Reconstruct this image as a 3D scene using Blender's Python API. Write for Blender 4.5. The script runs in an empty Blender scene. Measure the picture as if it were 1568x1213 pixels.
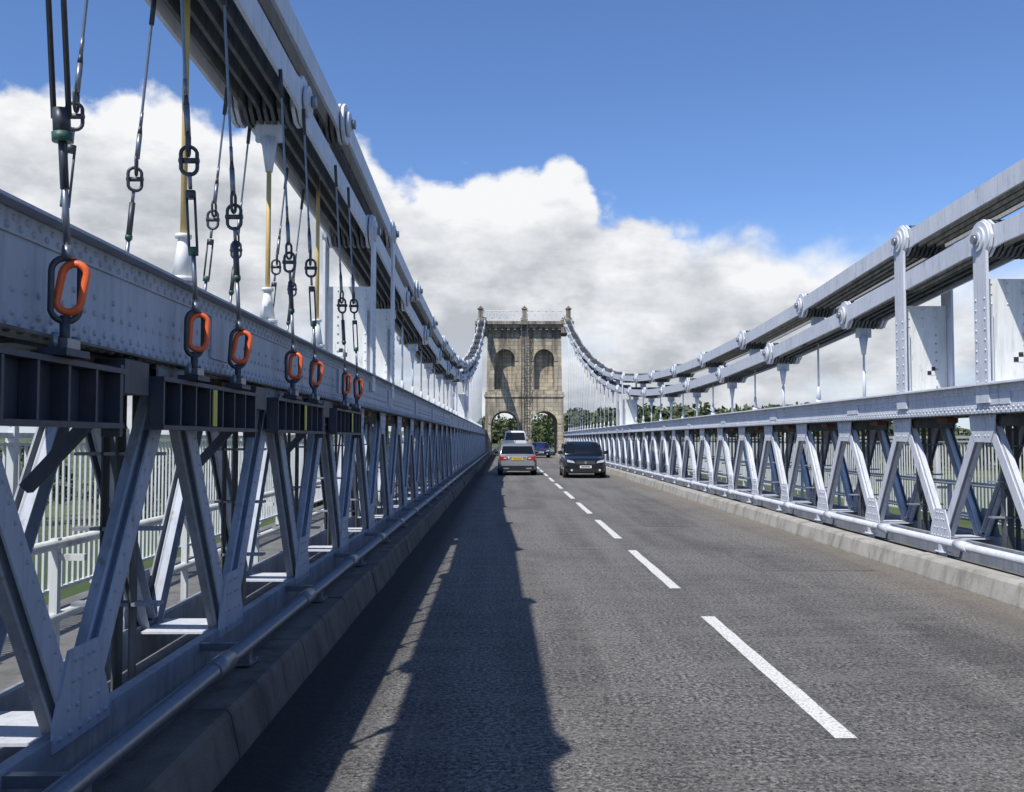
import bpy, math, random
import numpy as np
from mathutils import Vector, Matrix
random.seed(7); rng=np.random.default_rng(7)
S=bpy.context.scene

# ---------------------------------------------------------------- materials
def new_mat(name):
    m=bpy.data.materials.new(name); m.use_nodes=True
    nt=m.node_tree; nt.nodes.clear()
    out=nt.nodes.new('ShaderNodeOutputMaterial'); b=nt.nodes.new('ShaderNodeBsdfPrincipled')
    nt.links.new(b.outputs[0],out.inputs[0])
    return m,nt,b
def N(nt,t,**k):
    n=nt.nodes.new(t)
    for a,v in k.items(): setattr(n,a,v)
    return n
def ramp(nt,fac,stops):
    r=nt.nodes.new('ShaderNodeValToRGB'); e=r.color_ramp.elements
    while len(e)<len(stops): e.new(0.5)
    for i,(p,c) in enumerate(stops):
        e[i].position=p; e[i].color=(c,c,c,1) if not hasattr(c,'__len__') else (*c,1)
    nt.links.new(fac,r.inputs[0]); return r
def objco(nt,scale=(1,1,1)):
    t=nt.nodes.new('ShaderNodeTexCoord'); mp=nt.nodes.new('ShaderNodeMapping'); mp.inputs['Scale'].default_value=scale
    nt.links.new(t.outputs['Object'],mp.inputs[0]); return mp.outputs[0]
def noise(nt,vec,scale,detail=4,rough=.55):
    n=N(nt,'ShaderNodeTexNoise'); n.inputs['Scale'].default_value=scale; n.inputs['Detail'].default_value=detail; n.inputs['Roughness'].default_value=rough
    nt.links.new(vec,n.inputs['Vector']); return n.outputs['Fac']
def mixc(nt,fac,a,b,mode='MIX'):
    m=nt.nodes.new('ShaderNodeMix'); m.data_type='RGBA'; m.blend_type=mode
    for v,i in ((fac,0),(a,6),(b,7)):
        if hasattr(v,'is_output') : nt.links.new(v,m.inputs[i])
        elif i==0: m.inputs[0].default_value=v
        else: m.inputs[i].default_value=(*v,1)
    return m.outputs[2]
def bump(nt,b,h,strength=.3,dist=.02):
    n=nt.nodes.new('ShaderNodeBump'); n.inputs['Strength'].default_value=strength; n.inputs['Distance'].default_value=dist
    nt.links.new(h,n.inputs['Height']); nt.links.new(n.outputs[0],b.inputs['Normal'])
def painted(name,col,col2,rough=.45,rust=0.0,metal=0,sc=3.0):
    m,nt,b=new_mat(name)
    v=objco(nt,(1,1,.35)); n1=noise(nt,v,sc,5,.65)
    c=mixc(nt,ramp(nt,n1,[(.36,0),(.68,1)]).outputs[0],col,col2)
    n4=noise(nt,objco(nt,(6,6,.5)),3,3,.6)
    c=mixc(nt,ramp(nt,n4,[(.5,0),(.75,.45)]).outputs[0],c,tuple(x*.55 for x in col2))
    if rust>0:
        n2=noise(nt,objco(nt,(1,1,.3)),9,4,.7)
        c=mixc(nt,ramp(nt,n2,[(.60,0),(.70,rust)]).outputs[0],c,(.13,.08,.05))
    nt.links.new(c,b.inputs['Base Color'])
    b.inputs['Roughness'].default_value=rough; b.inputs['Metallic'].default_value=metal
    n3=noise(nt,objco(nt),40,2,.5); bump(nt,b,n3,.15,.004)
    return m
def plain(name,col,rough=.5,metal=0,var=.85,sc=12):
    m,nt,b=new_mat(name)
    n1=noise(nt,objco(nt),sc,3,.5)
    c=mixc(nt,n1,tuple(x*var for x in col),col)
    nt.links.new(c,b.inputs['Base Color']); b.inputs['Roughness'].default_value=rough; b.inputs['Metallic'].default_value=metal
    return m

M={}
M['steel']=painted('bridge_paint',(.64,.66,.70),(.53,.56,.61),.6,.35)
M['steelL']=painted('bridge_paint_shaded_side',(.41,.45,.52),(.31,.35,.415),.6,.4)  # darker copy of the bridge paint: left side's shade put into the colour
M['steel2']=painted('bridge_paint_weathered',(.31,.335,.375),(.17,.19,.22),.65,.6)  # darker bridge paint for outer webs, bracing and deck girders
M['dirty']=painted('bridge_paint_grimy',(.13,.14,.14),(.05,.055,.05),.65,.6,0,6)  # inner bars and undersides: grime plus shade painted into the colour
M['white']=painted('white_paint',(.76,.76,.73),(.62,.62,.57),.5,.35)
M['darksteel']=painted('dark_channel_steel',(.05,.057,.078),(.026,.031,.044),.55,.4)
M['galv']=plain('galvanised_steel',(.26,.28,.31),.38,.6,.6,25)
M['darkmetal']=plain('dark_shackle_steel',(.085,.09,.10),.45,.5,.5,25)
M['orange']=plain('orange_paint',(.95,.17,.045),.4,0,.8)
M['green']=plain('green_paint',(.03,.10,.07),.5)
M['yellow']=plain('yellow_paint',(.55,.48,.05),.5)
M['tanrod']=painted('tan_rod_paint',(.66,.47,.17),(.55,.4,.18),.5,.3)
M['rust']=painted('red_oxide_primer',(.18,.055,.03),(.09,.03,.02),.7,.4)
M['black']=plain('black_rubber',(.02,.02,.02),.8)
M['checkw']=plain('target_white',(.8,.8,.8),.5)
M['fence']=painted('fence_paint',(.66,.68,.67),(.52,.55,.54),.5,.2)

# asphalt
m,nt,b=new_mat('asphalt'); M['asphalt']=m
co=objco(nt)
nf=noise(nt,co,30,5,.8); nm=noise(nt,co,9,3,.6); nl=noise(nt,objco(nt,(1.3,.07,1)),1.3,5,.6); npz=noise(nt,objco(nt,(.5,2.0,1)),1.9,5,.65); nbig=noise(nt,objco(nt,(.6,.25,1)),.8,4,.6)
c=mixc(nt,ramp(nt,nf,[(.38,0),(.50,.34),(.60,1)]).outputs[0],(.022,.022,.023),(.38,.36,.33))
c=mixc(nt,ramp(nt,nl,[(.42,0),(.64,.55)]).outputs[0],c,(.060,.058,.055))
c=mixc(nt,ramp(nt,npz,[(.44,0),(.66,.48)]).outputs[0],c,(.225,.213,.195))
c=mixc(nt,ramp(nt,nbig,[(.52,0),(.62,.30)]).outputs[0],c,(.05,.049,.048))
vor=N(nt,'ShaderNodeTexVoronoi'); vor.inputs['Scale'].default_value=38; nt.links.new(co,vor.inputs['Vector'])
c=mixc(nt,ramp(nt,vor.outputs['Distance'],[(.12,.7),(.26,0)]).outputs[0],c,(.40,.385,.35))
vor2=N(nt,'ShaderNodeTexVoronoi'); vor2.inputs['Scale'].default_value=22; nt.links.new(co,vor2.inputs['Vector'])
c=mixc(nt,ramp(nt,vor2.outputs['Distance'],[(.12,.9),(.25,0)]).outputs[0],c,(.012,.012,.013))
sx=N(nt,'ShaderNodeSeparateXYZ'); nt.links.new(co,sx.inputs[0])
mr=N(nt,'ShaderNodeMapRange'); mr.inputs[1].default_value=4.2; mr.inputs[2].default_value=5.3; nt.links.new(sx.outputs[0],mr.inputs[0])
mu=N(nt,'ShaderNodeMath',operation='MULTIPLY'); nt.links.new(mr.outputs[0],mu.inputs[0]); nt.links.new(noise(nt,objco(nt,(1,.4,1)),5,5,.7),mu.inputs[1])
c=mixc(nt,mu.outputs[0],c,(.26,.225,.17))
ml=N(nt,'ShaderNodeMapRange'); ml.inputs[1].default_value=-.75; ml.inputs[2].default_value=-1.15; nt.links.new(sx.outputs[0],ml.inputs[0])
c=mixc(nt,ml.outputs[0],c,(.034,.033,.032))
nt.links.new(c,b.inputs['Base Color']); b.inputs['Roughness'].default_value=.85; b.inputs['Specular IOR Level'].default_value=.3
hb=N(nt,'ShaderNodeMath',operation='ADD'); nt.links.new(nf,hb.inputs[0]); nt.links.new(nm,hb.inputs[1])
bump(nt,b,hb.outputs[0],.9,.025)
m2=m.copy(); m2.name='asphalt_repair'; M['asphalt2']=m2
nt2=m2.node_tree; b2=[n for n in nt2.nodes if n.type=='BSDF_PRINCIPLED'][0]
src=b2.inputs['Base Color'].links[0].from_socket
nt2.links.new(mixc(nt2,1.0,src,(.88,.885,.89),'MULTIPLY'),b2.inputs['Base Color'])
# road paint
m,nt,b=new_mat('road_marking_paint'); M['mark']=m
n1=noise(nt,objco(nt),45,4,.7)
c=mixc(nt,ramp(nt,n1,[(.50,0),(.64,.85)]).outputs[0],(.70,.69,.64),(.2,.2,.185)); nt.links.new(c,b.inputs['Base Color']); b.inputs['Roughness'].default_value=.7
bump(nt,b,n1,.4,.006)
def concrete(name,c1,c2,c3):
    m,nt,b=new_mat(name)
    n1=noise(nt,objco(nt,(1,1,1)),2.2,5,.65); n2=noise(nt,objco(nt,(1,1.0,.3)),3,5,.7); n3=noise(nt,objco(nt),60,2,.6)
    c=mixc(nt,ramp(nt,n1,[(.35,0),(.65,1)]).outputs[0],c1,c2)
    c=mixc(nt,ramp(nt,n2,[(.48,0),(.68,.8)]).outputs[0],c,c3)
    nt.links.new(c,b.inputs['Base Color']); b.inputs['Roughness'].default_value=.9; bump(nt,b,n3,.4,.012); return m
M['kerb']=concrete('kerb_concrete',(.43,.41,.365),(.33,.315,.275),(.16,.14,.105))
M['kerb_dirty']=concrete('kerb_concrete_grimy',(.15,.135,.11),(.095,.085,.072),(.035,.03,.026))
M['path']=concrete('footpath_surface',(.13,.13,.125),(.17,.165,.155),(.08,.08,.075))
# stone
m,nt,b=new_mat('limestone_blocks'); M['stone']=m
t=N(nt,'ShaderNodeTexCoord'); s=N(nt,'ShaderNodeSeparateXYZ'); nt.links.new(t.outputs['Object'],s.inputs[0])
ad=N(nt,'ShaderNodeMath',operation='ADD'); nt.links.new(s.outputs[0],ad.inputs[0]); nt.links.new(s.outputs[1],ad.inputs[1])
cb=N(nt,'ShaderNodeCombineXYZ'); nt.links.new(ad.outputs[0],cb.inputs[0]); nt.links.new(s.outputs[2],cb.inputs[1])
br=N(nt,'ShaderNodeTexBrick'); br.inputs['Scale'].default_value=1; br.inputs['Brick Width'].default_value=1.0; br.inputs['Row Height'].default_value=.42
br.inputs['Mortar Size'].default_value=.022; br.inputs['Color1'].default_value=(.60,.52,.37,1); br.inputs['Color2'].default_value=(.38,.33,.245,1); br.inputs['Mortar'].default_value=(.17,.15,.115,1)
nt.links.new(cb.outputs[0],br.inputs['Vector'])
n1=noise(nt,t.outputs['Object'],.9,5,.65); n2=noise(nt,objco(nt,(1.6,1.6,.14)),1.4,5,.7)
c=mixc(nt,ramp(nt,n1,[(.35,0),(.7,.6)]).outputs[0],br.outputs['Color'],(.27,.235,.18))
c=mixc(nt,ramp(nt,n2,[(.47,0),(.62,.8)]).outputs[0],c,(.11,.095,.075))
mr=N(nt,'ShaderNodeMapRange'); mr.inputs[1].default_value=10.5; mr.inputs[2].default_value=13.4; nt.links.new(s.outputs[2],mr.inputs[0])
mu=N(nt,'ShaderNodeMath',operation='MULTIPLY'); nt.links.new(mr.outputs[0],mu.inputs[0]); nt.links.new(n2,mu.inputs[1])
c=mixc(nt,mu.outputs[0],c,(.08,.075,.065))
nt.links.new(c,b.inputs['Base Color']); b.inputs['Roughness'].default_value=.9
bump(nt,b,br.outputs['Fac'],-.4,.04)
# foliage, terrain, water
m,nt,b=new_mat('foliage'); M['leaf']=m
n1=noise(nt,objco(nt),.12,3,.6); n2=noise(nt,objco(nt),1.2,2,.6)
c=mixc(nt,ramp(nt,n1,[(.35,0),(.65,1)]).outputs[0],(.045,.07,.028),(.09,.115,.04)); c=mixc(nt,ramp(nt,n2,[(.4,0),(.7,.7)]).outputs[0],c,(.12,.135,.055))
nt.links.new(c,b.inputs['Base Color']); b.inputs['Roughness'].default_value=.7
M['bark']=plain('bark',(.09,.07,.05),.9)
m,nt,b=new_mat('ground_cover'); M['ground']=m
n1=noise(nt,objco(nt),.012,6,.65); n2=noise(nt,objco(nt),.15,5,.7)
c=mixc(nt,ramp(nt,n1,[(.42,0),(.58,1)]).outputs[0],(.045,.07,.022),(.13,.15,.05)); c=mixc(nt,ramp(nt,n2,[(.45,0),(.65,.7)]).outputs[0],c,(.03,.05,.018))
nt.links.new(c,b.inputs['Base Color']); b.inputs['Roughness'].default_value=.95
m,nt,b=new_mat('water'); M['water']=m
b.inputs['Base Color'].default_value=(.03,.06,.075,1); b.inputs['Roughness'].default_value=.12; bump(nt,b,noise(nt,objco(nt,(1,.5,1)),.6,4,.6),.25,.3)

# ---------------------------------------------------------------- mesh builder
class MB:
    def __init__(s): s.v=[];s.f=[];s.m=[];s.s=[];s.mats=[]
    def mi(s,k):
        if k not in s.mats: s.mats.append(k)
        return s.mats.index(k)
    def add(s,vs,fs,mat,smooth=False):
        o=len(s.v); s.v.extend([tuple(p) for p in vs]); k=s.mi(mat)
        for i,f in enumerate(fs):
            s.f.append([o+j for j in f]); s.m.append(k); s.s.append(smooth if not hasattr(smooth,'__len__') else smooth[i])
    def box(s,a,b,mat):
        x0,x1=sorted((a[0],b[0]));y0,y1=sorted((a[1],b[1]));z0,z1=sorted((a[2],b[2]))
        v=[(x0,y0,z0),(x1,y0,z0),(x1,y1,z0),(x0,y1,z0),(x0,y0,z1),(x1,y0,z1),(x1,y1,z1),(x0,y1,z1)]
        s.add(v,[(0,3,2,1),(4,5,6,7),(0,1,5,4),(1,2,6,5),(2,3,7,6),(3,0,4,7)],mat)
    def obox(s,p0,p1,w,h,mat,up=(0,0,1)):
        p0=Vector(p0);p1=Vector(p1);d=(p1-p0).normalized();u=Vector(up)
        sd=d.cross(u)
        if sd.length<1e-4: sd=d.cross(Vector((1,0,0)))
        sd.normalize();u=sd.cross(d)
        v=[p+sd*a*w/2+u*c*h/2 for p in(p0,p1) for a,c in((-1,-1),(1,-1),(1,1),(-1,1))]
        s.add(v,[(0,1,2,3),(7,6,5,4),(0,4,5,1),(1,5,6,2),(2,6,7,3),(3,7,4,0)],mat)
    def cyl(s,p0,p1,r0,mat,r1=None,n=10,caps=True):
        if r1 is None:r1=r0
        p0=Vector(p0);p1=Vector(p1);d=(p1-p0).normalized()
        a=d.cross(Vector((0,0,1)))
        if a.length<1e-3:a=Vector((1,0,0))
        a.normalize();b=d.cross(a)
        v=[];f=[];sm=[]
        for p,r in((p0,r0),(p1,r1)):
            for i in range(n):
                t=2*math.pi*i/n; v.append(p+a*r*math.cos(t)+b*r*math.sin(t))
        for i in range(n):
            j=(i+1)%n; f.append((i,j,n+j,n+i)); sm.append(True)
        if caps: f.append(tuple(range(n))[::-1]); f.append(tuple(range(n,2*n))); sm+=[False,False]
        s.add(v,f,mat,sm)
    def tube(s,pts,r,mat,n=8,closed=False):
        pts=[Vector(p) for p in pts];L=len(pts);v=[];f=[]
        prev=None
        for i,p in enumerate(pts):
            if closed: d=(pts[(i+1)%L]-pts[i-1]).normalized()
            else: d=(pts[min(i+1,L-1)]-pts[max(i-1,0)]).normalized()
            if prev is None:
                a=d.cross(Vector((.3,.2,1)));a.normalize()
            else:
                a=prev-d*prev.dot(d);a.normalize()
            prev=a;b=d.cross(a)
            for k in range(n):
                t=2*math.pi*k/n;v.append(p+a*r*math.cos(t)+b*r*math.sin(t))
        for i in range(L if closed else L-1):
            i2=(i+1)%L
            for k in range(n):
                k2=(k+1)%n;f.append((i*n+k,i*n+k2,i2*n+k2,i2*n+k))
        s.add(v,f,mat,True)
    def prism(s,poly,x0,x1,mat,axis='x'):
        n=len(poly)
        def P(q,t):
            return (t,q[0],q[1]) if axis=='x' else ((q[0],t,q[1]) if axis=='y' else (q[0],q[1],t))
        v=[P(q,x0) for q in poly]+[P(q,x1) for q in poly]
        f=[tuple(range(n)),tuple(range(n,2*n))[::-1]]+[(i,n+i,n+(i+1)%n,(i+1)%n) for i in range(n)]
        s.add(v,f,mat)
    def rivet(s,p,nrm,r,mat):
        p=Vector(p);nrm=Vector(nrm);a=nrm.orthogonal().normalized();b=nrm.cross(a)
        v=[];n=6
        for rr,h in((1,0),(.75,.5)):
            for i in range(n):
                t=2*math.pi*i/n;v.append(p+a*r*rr*math.cos(t)+b*r*rr*math.sin(t)+nrm*r*h)
        v.append(p+nrm*r*.72)
        f=[(i,(i+1)%n,n+(i+1)%n,n+i) for i in range(n)]+[(n+i,n+(i+1)%n,2*n) for i in range(n)]
        s.add(v,f,mat,True)
    def make(s,name,parent=None,recalc=True):
        me=bpy.data.meshes.new(name);me.from_pydata(s.v,[],s.f)
        for k in s.mats:me.materials.append(M[k])
        me.polygons.foreach_set('material_index',s.m);me.polygons.foreach_set('use_smooth',s.s)
        me.update()
        if recalc:
            import bmesh
            bm=bmesh.new();bm.from_mesh(me);bmesh.ops.recalc_face_normals(bm,faces=bm.faces);bm.to_mesh(me);bm.free()
        o=bpy.data.objects.new(name,me);S.collection.objects.link(o)
        if parent:o.parent=parent
        return o
def empty(name,loc=(0,0,0),rz=0):
    e=bpy.data.objects.new(name,None);e.location=loc;e.rotation_euler[2]=rz;S.collection.objects.link(e);return e

YT=97.0
Y0=-24.0; Y1=150.0
bridge=empty('suspension_bridge')

# ---------------------------------------------------------------- road and kerbs
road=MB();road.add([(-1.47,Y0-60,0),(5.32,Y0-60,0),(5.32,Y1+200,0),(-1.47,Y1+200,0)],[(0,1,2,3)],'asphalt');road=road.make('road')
b=MB()
for (x0,x1,y0,y1) in((3.35,4.95,12.6,15.4),(2.75,3.9,19.0,25.5),(-.35,1.1,24,31),(3.2,4.6,34,39)):
    n=10;pts=[]
    pts+=[(x0+(x1-x0)*i/n,y0+rng.normal(0,.012)) for i in range(n)]+[(x1+rng.normal(0,.008),y0+(y1-y0)*i/n) for i in range(n)]
    pts+=[(x1-(x1-x0)*i/n,y1+rng.normal(0,.012)) for i in range(n)]+[(x0+rng.normal(0,.008),y1-(y1-y0)*i/n) for i in range(n)]
    b.add([(p[0],p[1],.004) for p in pts],[tuple(range(len(pts)))],'asphalt2')
b.make('repair_patches',road)
b=MB()
y=5.6-5.55*5
while y<YT-3:
    n=14
    L=[(1.93+rng.normal(0,.003),y+3.8*i/n) for i in range(n+1)]; R=[(2.06+rng.normal(0,.003),y+3.8*i/n) for i in range(n+1)]
    v=[(p[0],p[1],.004) for p in L]+[(p[0],p[1],.004) for p in R]
    b.add(v,[(i,n+1+i,n+2+i,i+1) for i in range(n)],'mark'); y+=5.55
b.make('centre_line_marking')
def kerb(xr,dr,h,name,mat):
    b=MB();y=Y0
    while y<Y1:
        L=1.83 if dr<0 else 2.44;j=rng.normal(0,.006);hj=h+rng.normal(0,.005)
        poly=[(xr+j,-.2),(xr+j,.02),(xr+dr*.05+j,hj-.03),(xr+dr*.075+j,hj),(xr+dr*.30,hj),(xr+dr*.30,-.2)]
        b.prism(poly,y,y+L-.014,mat,'y'); y+=L
    b.make(name)
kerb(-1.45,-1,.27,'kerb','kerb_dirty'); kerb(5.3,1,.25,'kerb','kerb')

# ---------------------------------------------------------------- side structure
SPAN_MID=31.0
def chain_h(side,z):
    h0=3.17+1.75 if side<0 else 2.42+1.75
    top=12.3+1.75
    if z<=12.1: return h0+.0021*(12.1-SPAN_MID)**2+.022*(12.1-z)
    if z<=SPAN_MID: return h0+.0021*(z-SPAN_MID)**2
    return h0+(top-h0)*((z-SPAN_MID)/(YT-SPAN_MID))**2
def eyebar(b,p,q,x,th,depth,mat,hr):
    (y0,z0),(y1,z1)=p,q; a=math.atan2(z1-z0,y1-y0); L=math.hypot(y1-y0,z1-z0)
    pts=[];hd=depth/2;t0=math.asin(min(.95,hd/hr))
    for i in range(9):
        t=t0+(2*math.pi-2*t0)*i/8; pts.append((hr*math.cos(t),hr*math.sin(t)))
    pts2=[(L-u,-v) for u,v in pts]
    poly=pts+[(hr*1.6,-hd*.9)]+[(L-hr*1.6,-hd*.9)]+pts2+[(L-hr*1.6,hd*.9),(hr*1.6,hd*.9)]
    poly=[(y0+u*math.cos(a)-v*math.sin(a),z0+u*math.sin(a)+v*math.cos(a)) for u,v in poly]
    b.prism(poly,x-th/2,x+th/2,mat,'x')
CW=.66
for side in(-1,1):
    xi=-2.0 if side<0 else 6.05; d=side
    X=lambda o:xi+d*o
    sfx='left' if side<0 else 'right'
    top=2.68 if side<0 else 2.42; bot=2.19 if side<0 else 2.07
    nrm=(-d,0,0)
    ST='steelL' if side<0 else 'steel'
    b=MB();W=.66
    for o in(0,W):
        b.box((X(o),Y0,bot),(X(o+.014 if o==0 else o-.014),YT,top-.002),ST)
    e=.012
    for o,sg in((0,-1),(W,1)):
        b.box((X(o+sg*e),Y0,top-.10),(X(o+sg*.0005),YT,top-.003),ST)
        b.box((X(o+sg*e),Y0,bot+.003),(X(o+sg*.0005),YT,bot+.10),ST)
        b.box((X(o+sg*.09),Y0,bot-.012),(X(o-sg*.09),YT,bot),'dirty')
    b.box((X(-.09),Y0,top),(X(W+.09),YT,top+.014),ST)
    b.box((X(-.06),Y0,top+.016),(X(W+.06),YT,top+.03),ST)
    y=Y0
    while y<YT:
        b.box((X(.10),y,bot-.03),(X(W-.10),y+.35,bot-.013),'dirty'); y+=1.22
    y=Y0+1.1
    while y<YT:
        b.box((X(-e-.010),y,bot+.103),(X(-.001),y+.5,top-.103),ST); y+=4.88
    b.make('girder_'+sfx,bridge)
    b=MB();ya,yb=(1.5,34) if side<0 else (8,46)
    y=ya
    k=0
    while y<yb:
        b.rivet((X(-e),y,top-.035),nrm,.017,ST);b.rivet((X(-e),y+.055,top-.072),nrm,.017,ST)
        b.rivet((X(-e),y,bot+.072),nrm,.017,ST);b.rivet((X(-e),y+.055,bot+.035),nrm,.017,ST)
        b.rivet((X(0),y+.02,bot+.17),nrm,.016,ST)
        if k%2==0: b.rivet((X(0),y+.02,bot+.25),nrm,.016,ST)
        k+=1;y+=.11
    y=ya
    while y<min(yb,24):
        b.rivet((X(-.05),y,bot-.012),(0,0,-1),.018,'dirty'); y+=.11
    b.make('rivets_'+sfx,bridge)
    # --- truss webs
    b=MB();P=2.44; off=5.77 if side<0 else 11.95
    k0=math.ceil((Y0-off)/P);zt=off+k0*P
    gb=.36
    while zt<YT:
        near=abs(zt-10)<26
        for pl,o in((0,.035),(1,W-.035)):
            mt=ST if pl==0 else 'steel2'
            xx=X(o)
            xa,xb=(X(o-.045),X(o-.030)) if pl==0 else (X(o+.030),X(o+.045))
            b.prism([(zt-.33,bot-.012),(zt+.33,bot-.012),(zt+.30,bot-.2),(zt+.2,bot-.36),(zt-.2,bot-.36),(zt-.30,bot-.2)],xa,xb,mt,'x')
            zb=zt+P/2
            b.prism([(zb-.30,gb),(zb+.30,gb),(zb+.29,gb+.12),(zb+.15,gb+.42),(zb-.15,gb+.42),(zb-.29,gb+.12)],xa,xb,mt,'x')
            for sg in(-1,1):
                p0=Vector((xx,zt+sg*.10,bot-.06));p1=Vector((xx,zt+sg*(P/2-.07),gb+.06))
                wd=.135
                if near:
                    for ox in(-.026,.026) : b.obox(p0+Vector((ox,0,0)),p1+Vector((ox,0,0)),wd,.012,mt,(1,0,0))
                    b.obox(p0,p1,.014,.05,mt,(1,0,0))
                    dd=(p1-p0).normalized();q=Vector((1,0,0)).cross(dd)*(wd/2-.006)
                    ex=-d*(.05) if pl==1 else d*.05
                    for sq in(-1,1):
                        b.obox(p0+q*sq+Vector((ex,0,0)),p1+q*sq+Vector((ex,0,0)),.010,.07,'steel2' if (pl==0 and side<0) else ST,(1,0,0))
                    if pl==0 and side<0 and zt<16:
                        for t in np.linspace(.12,.88,16):
                            pp=p0.lerp(p1,t);
                            b.rivet((X(o-.0325),pp.y+.035*sg,pp.z),nrm,.011,mt)
                else: b.obox(p0,p1,wd,.08,mt,(1,0,0))
            if near and pl==0:
                n_=nrm;xf=X(o-.045)
                for a in(-.24,-.12,0,.12,.24):
                    b.rivet((xf,zt+a,bot-.06),n_,.016,mt)
                for a in(-.2,-.1,.1,.2):
                    b.rivet((xf,zt+a,bot-.16),n_,.016,mt)
                    b.rivet((xf,zt+a*.8,bot-.28),n_,.016,mt)
                for a in(-.24,-.14,-.04,.06,.16,.24):
                    b.rivet((xf,zb+a,gb+.05),n_,.016,mt)
                for a in(-.16,-.07,.07,.16):
                    b.rivet((xf,zb+a,gb+.16),n_,.016,mt);b.rivet((xf,zb+a*.75,gb+.28),n_,.016,mt);b.rivet((xf,zb+a*.6,gb+.37),n_,.016,mt)
        zb=zt+P/2
        b.box((X(.10),zb-.25,gb+.02),(X(W-.10),zb+.25,gb+.035),'steel')
        b.obox((X(W/2),zt,bot-.03),(X(W/2),zt,.15),.14,.012,'dirty',(1,0,0))
        b.obox((X(W/2-.09),zt,bot-.03),(X(W/2-.09),zt,.15),.10,.012,'dirty',(1,0,0))
        b.obox((X(W/2+.09),zt,bot-.03),(X(W/2+.09),zt,.15),.10,.012,'dirty',(1,0,0))
        for hh in(.75,1.2,1.65):
            b.box((X(.07),zt-.05,hh),(X(W-.07),zt+.05,hh+.02),'steel2')
        b.box((X(.06),zt-.38,bot-.16),(X(W-.06),zt+.38,bot-.032),'dirty')
        b.box((X(.04),zb-.16,bot-.10),(X(.2),zb+.16,bot-.032),'rust')
        zt+=P
    for o in(.0,W-.07):
        b.box((X(o+.0),Y0,.17),(X(o+.07),YT,gb+.06),'steel2')
    b.make('truss_web_'+sfx,bridge)
    # --- guard pipe along the kerb
    b=MB()
    px=(-1.71 if side<0 else 5.76)
    pz=.385 if side<0 else .40
    pm='galv' if side<0 else 'steel'
    b.cyl((px,Y0,pz),(px,YT,pz),.05,pm,n=14)
    y=off-P*10
    kt=(.27 if side<0 else .25)
    while y<YT:
        b.cyl((px,y-.16,pz),(px,y+.16,pz),.063,pm,n=14)
        b.box((px-.04,y+.5,.2),(px+.04,y+.58,pz-.03),pm)
        b.box((px-.07,y+.44,kt+.012),(px+.07,y+.64,kt+.026),pm)
        b.obox((px,y+.54,pz),(X(.02),y+.54,pz),.05,.05,pm)
        for q in(.47,.61): b.rivet((px-d*.055,y+q,kt+.026),(0,0,1),.014,pm)
        y+=P
    b.make('guard_pipe_'+sfx,bridge)
    # --- chains
    b=MB();hb=MB()
    LINK=4.88; offU=11.7 if side<0 else 14.3
    for ci in(0,1):
        o0=offU if ci==0 else offU-LINK/2
        k0=math.ceil((Y0-o0)/LINK); zs=[o0+LINK*k for k in range(k0,60) if o0+LINK*k<YT-.5]+[YT+1.0]
        hs=[chain_h(side,z)-(0.65 if ci else 0)*(1 if z<60 else max(.5,1-(z-60)/74)) for z in zs]
        for i in range(len(zs)-1):
            nb=5+(i%2)
            xs=[.0+CW*(j/(nb-1)) for j in range(nb)] if i%2 else [.055+(CW-.11)*(j/(nb-1)) for j in range(nb)]
            for j,o in enumerate(xs):
                eyebar(b,(zs[i],hs[i]),(zs[i+1],hs[i+1]),X(o),.036,.29,'steel' if j in(0,nb-1) else 'dirty',.25)  # inner bars take the dark colour holding both dirt and shade
        for i in range(len(zs)):
            b.cyl((X(-.085),zs[i],hs[i]),(X(CW+.085),zs[i],hs[i]),.09,'steel',n=14)
            for o in(-.05,CW+.05):
                b.cyl((X(o-.02),zs[i],hs[i]),(X(o+.02),zs[i],hs[i]),.155,'steel',n=18)
            b.cyl((X(-.13),zs[i],hs[i]),(X(-.08),zs[i],hs[i]),.06,'galv',n=6)
            z,h=zs[i],hs[i]
            if z>YT-1: continue
            post = abs(z-(14.3 if side>0 else 16.58))<.3 or abs(z-(11.86 if side>0 else 14.14))<.3 or 47<z<52
            if post:
                for o in(-.026,CW+.026):
                    b.box((X(o-.018),z-.16,top-.22),(X(o+.018),z+.16,h-.02),'steel')
                    b.cyl((X(o-.0185),z,h),(X(o+.0185),z,h),.225,'steel',n=22)
                b.box((X(.0),z-.012,top+.032),(X(CW),z+.012,h-.45 if h-top<1.7 else top+1.35),'white')
                b.box((X(.0),z-.13,top+.031),(X(CW),z-.013,top+.05),'steel')
                for s2 in(-1,1):
                    b.box((X(.05),z+.013 if s2>0 else z-.10,top+.05),(X(.064),z+.10 if s2>0 else z-.013,top+1.0),'steel')
                if z<20:
                    zz=top+.12
                    while zz<top+1.3 and zz<h-.55:
                        for o in(.09,.5,.3 if zz>top+1.0 else .5): b.rivet((X(o),z-.012,zz),(0,-1,0),.018,'steel')
                        for o2 in(-.11,.11): b.rivet((X(-.044),z+o2,zz-.2),nrm,.018,'steel')
                        zz+=.13
                    for (a,c,kk) in((0,0,'black'),(1,0,'checkw'),(0,1,'checkw'),(1,1,'black')):
                        b.box((X(.36+.06*a),z-.018,top+.3+.06*c),(X(.42+.06*a),z-.0125,top+.36+.06*c),kk)
            else:
                hx=X(CW/2)
                nr=(side<0 and 5.5<z<13)
                rm='tanrod' if nr else 'steel'
                hb.box((X(.2),z-.035,h-.40),(X(CW-.2),z+.035,h-.2),'steel')
                hb.cyl((hx,z,h-.36),(hx,z,h-.70),.085,'steel',.035,n=12)
                if side<0 and 1.5<z<5.5: continue
                ztop=h-.65;zbm=top+.03
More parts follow.
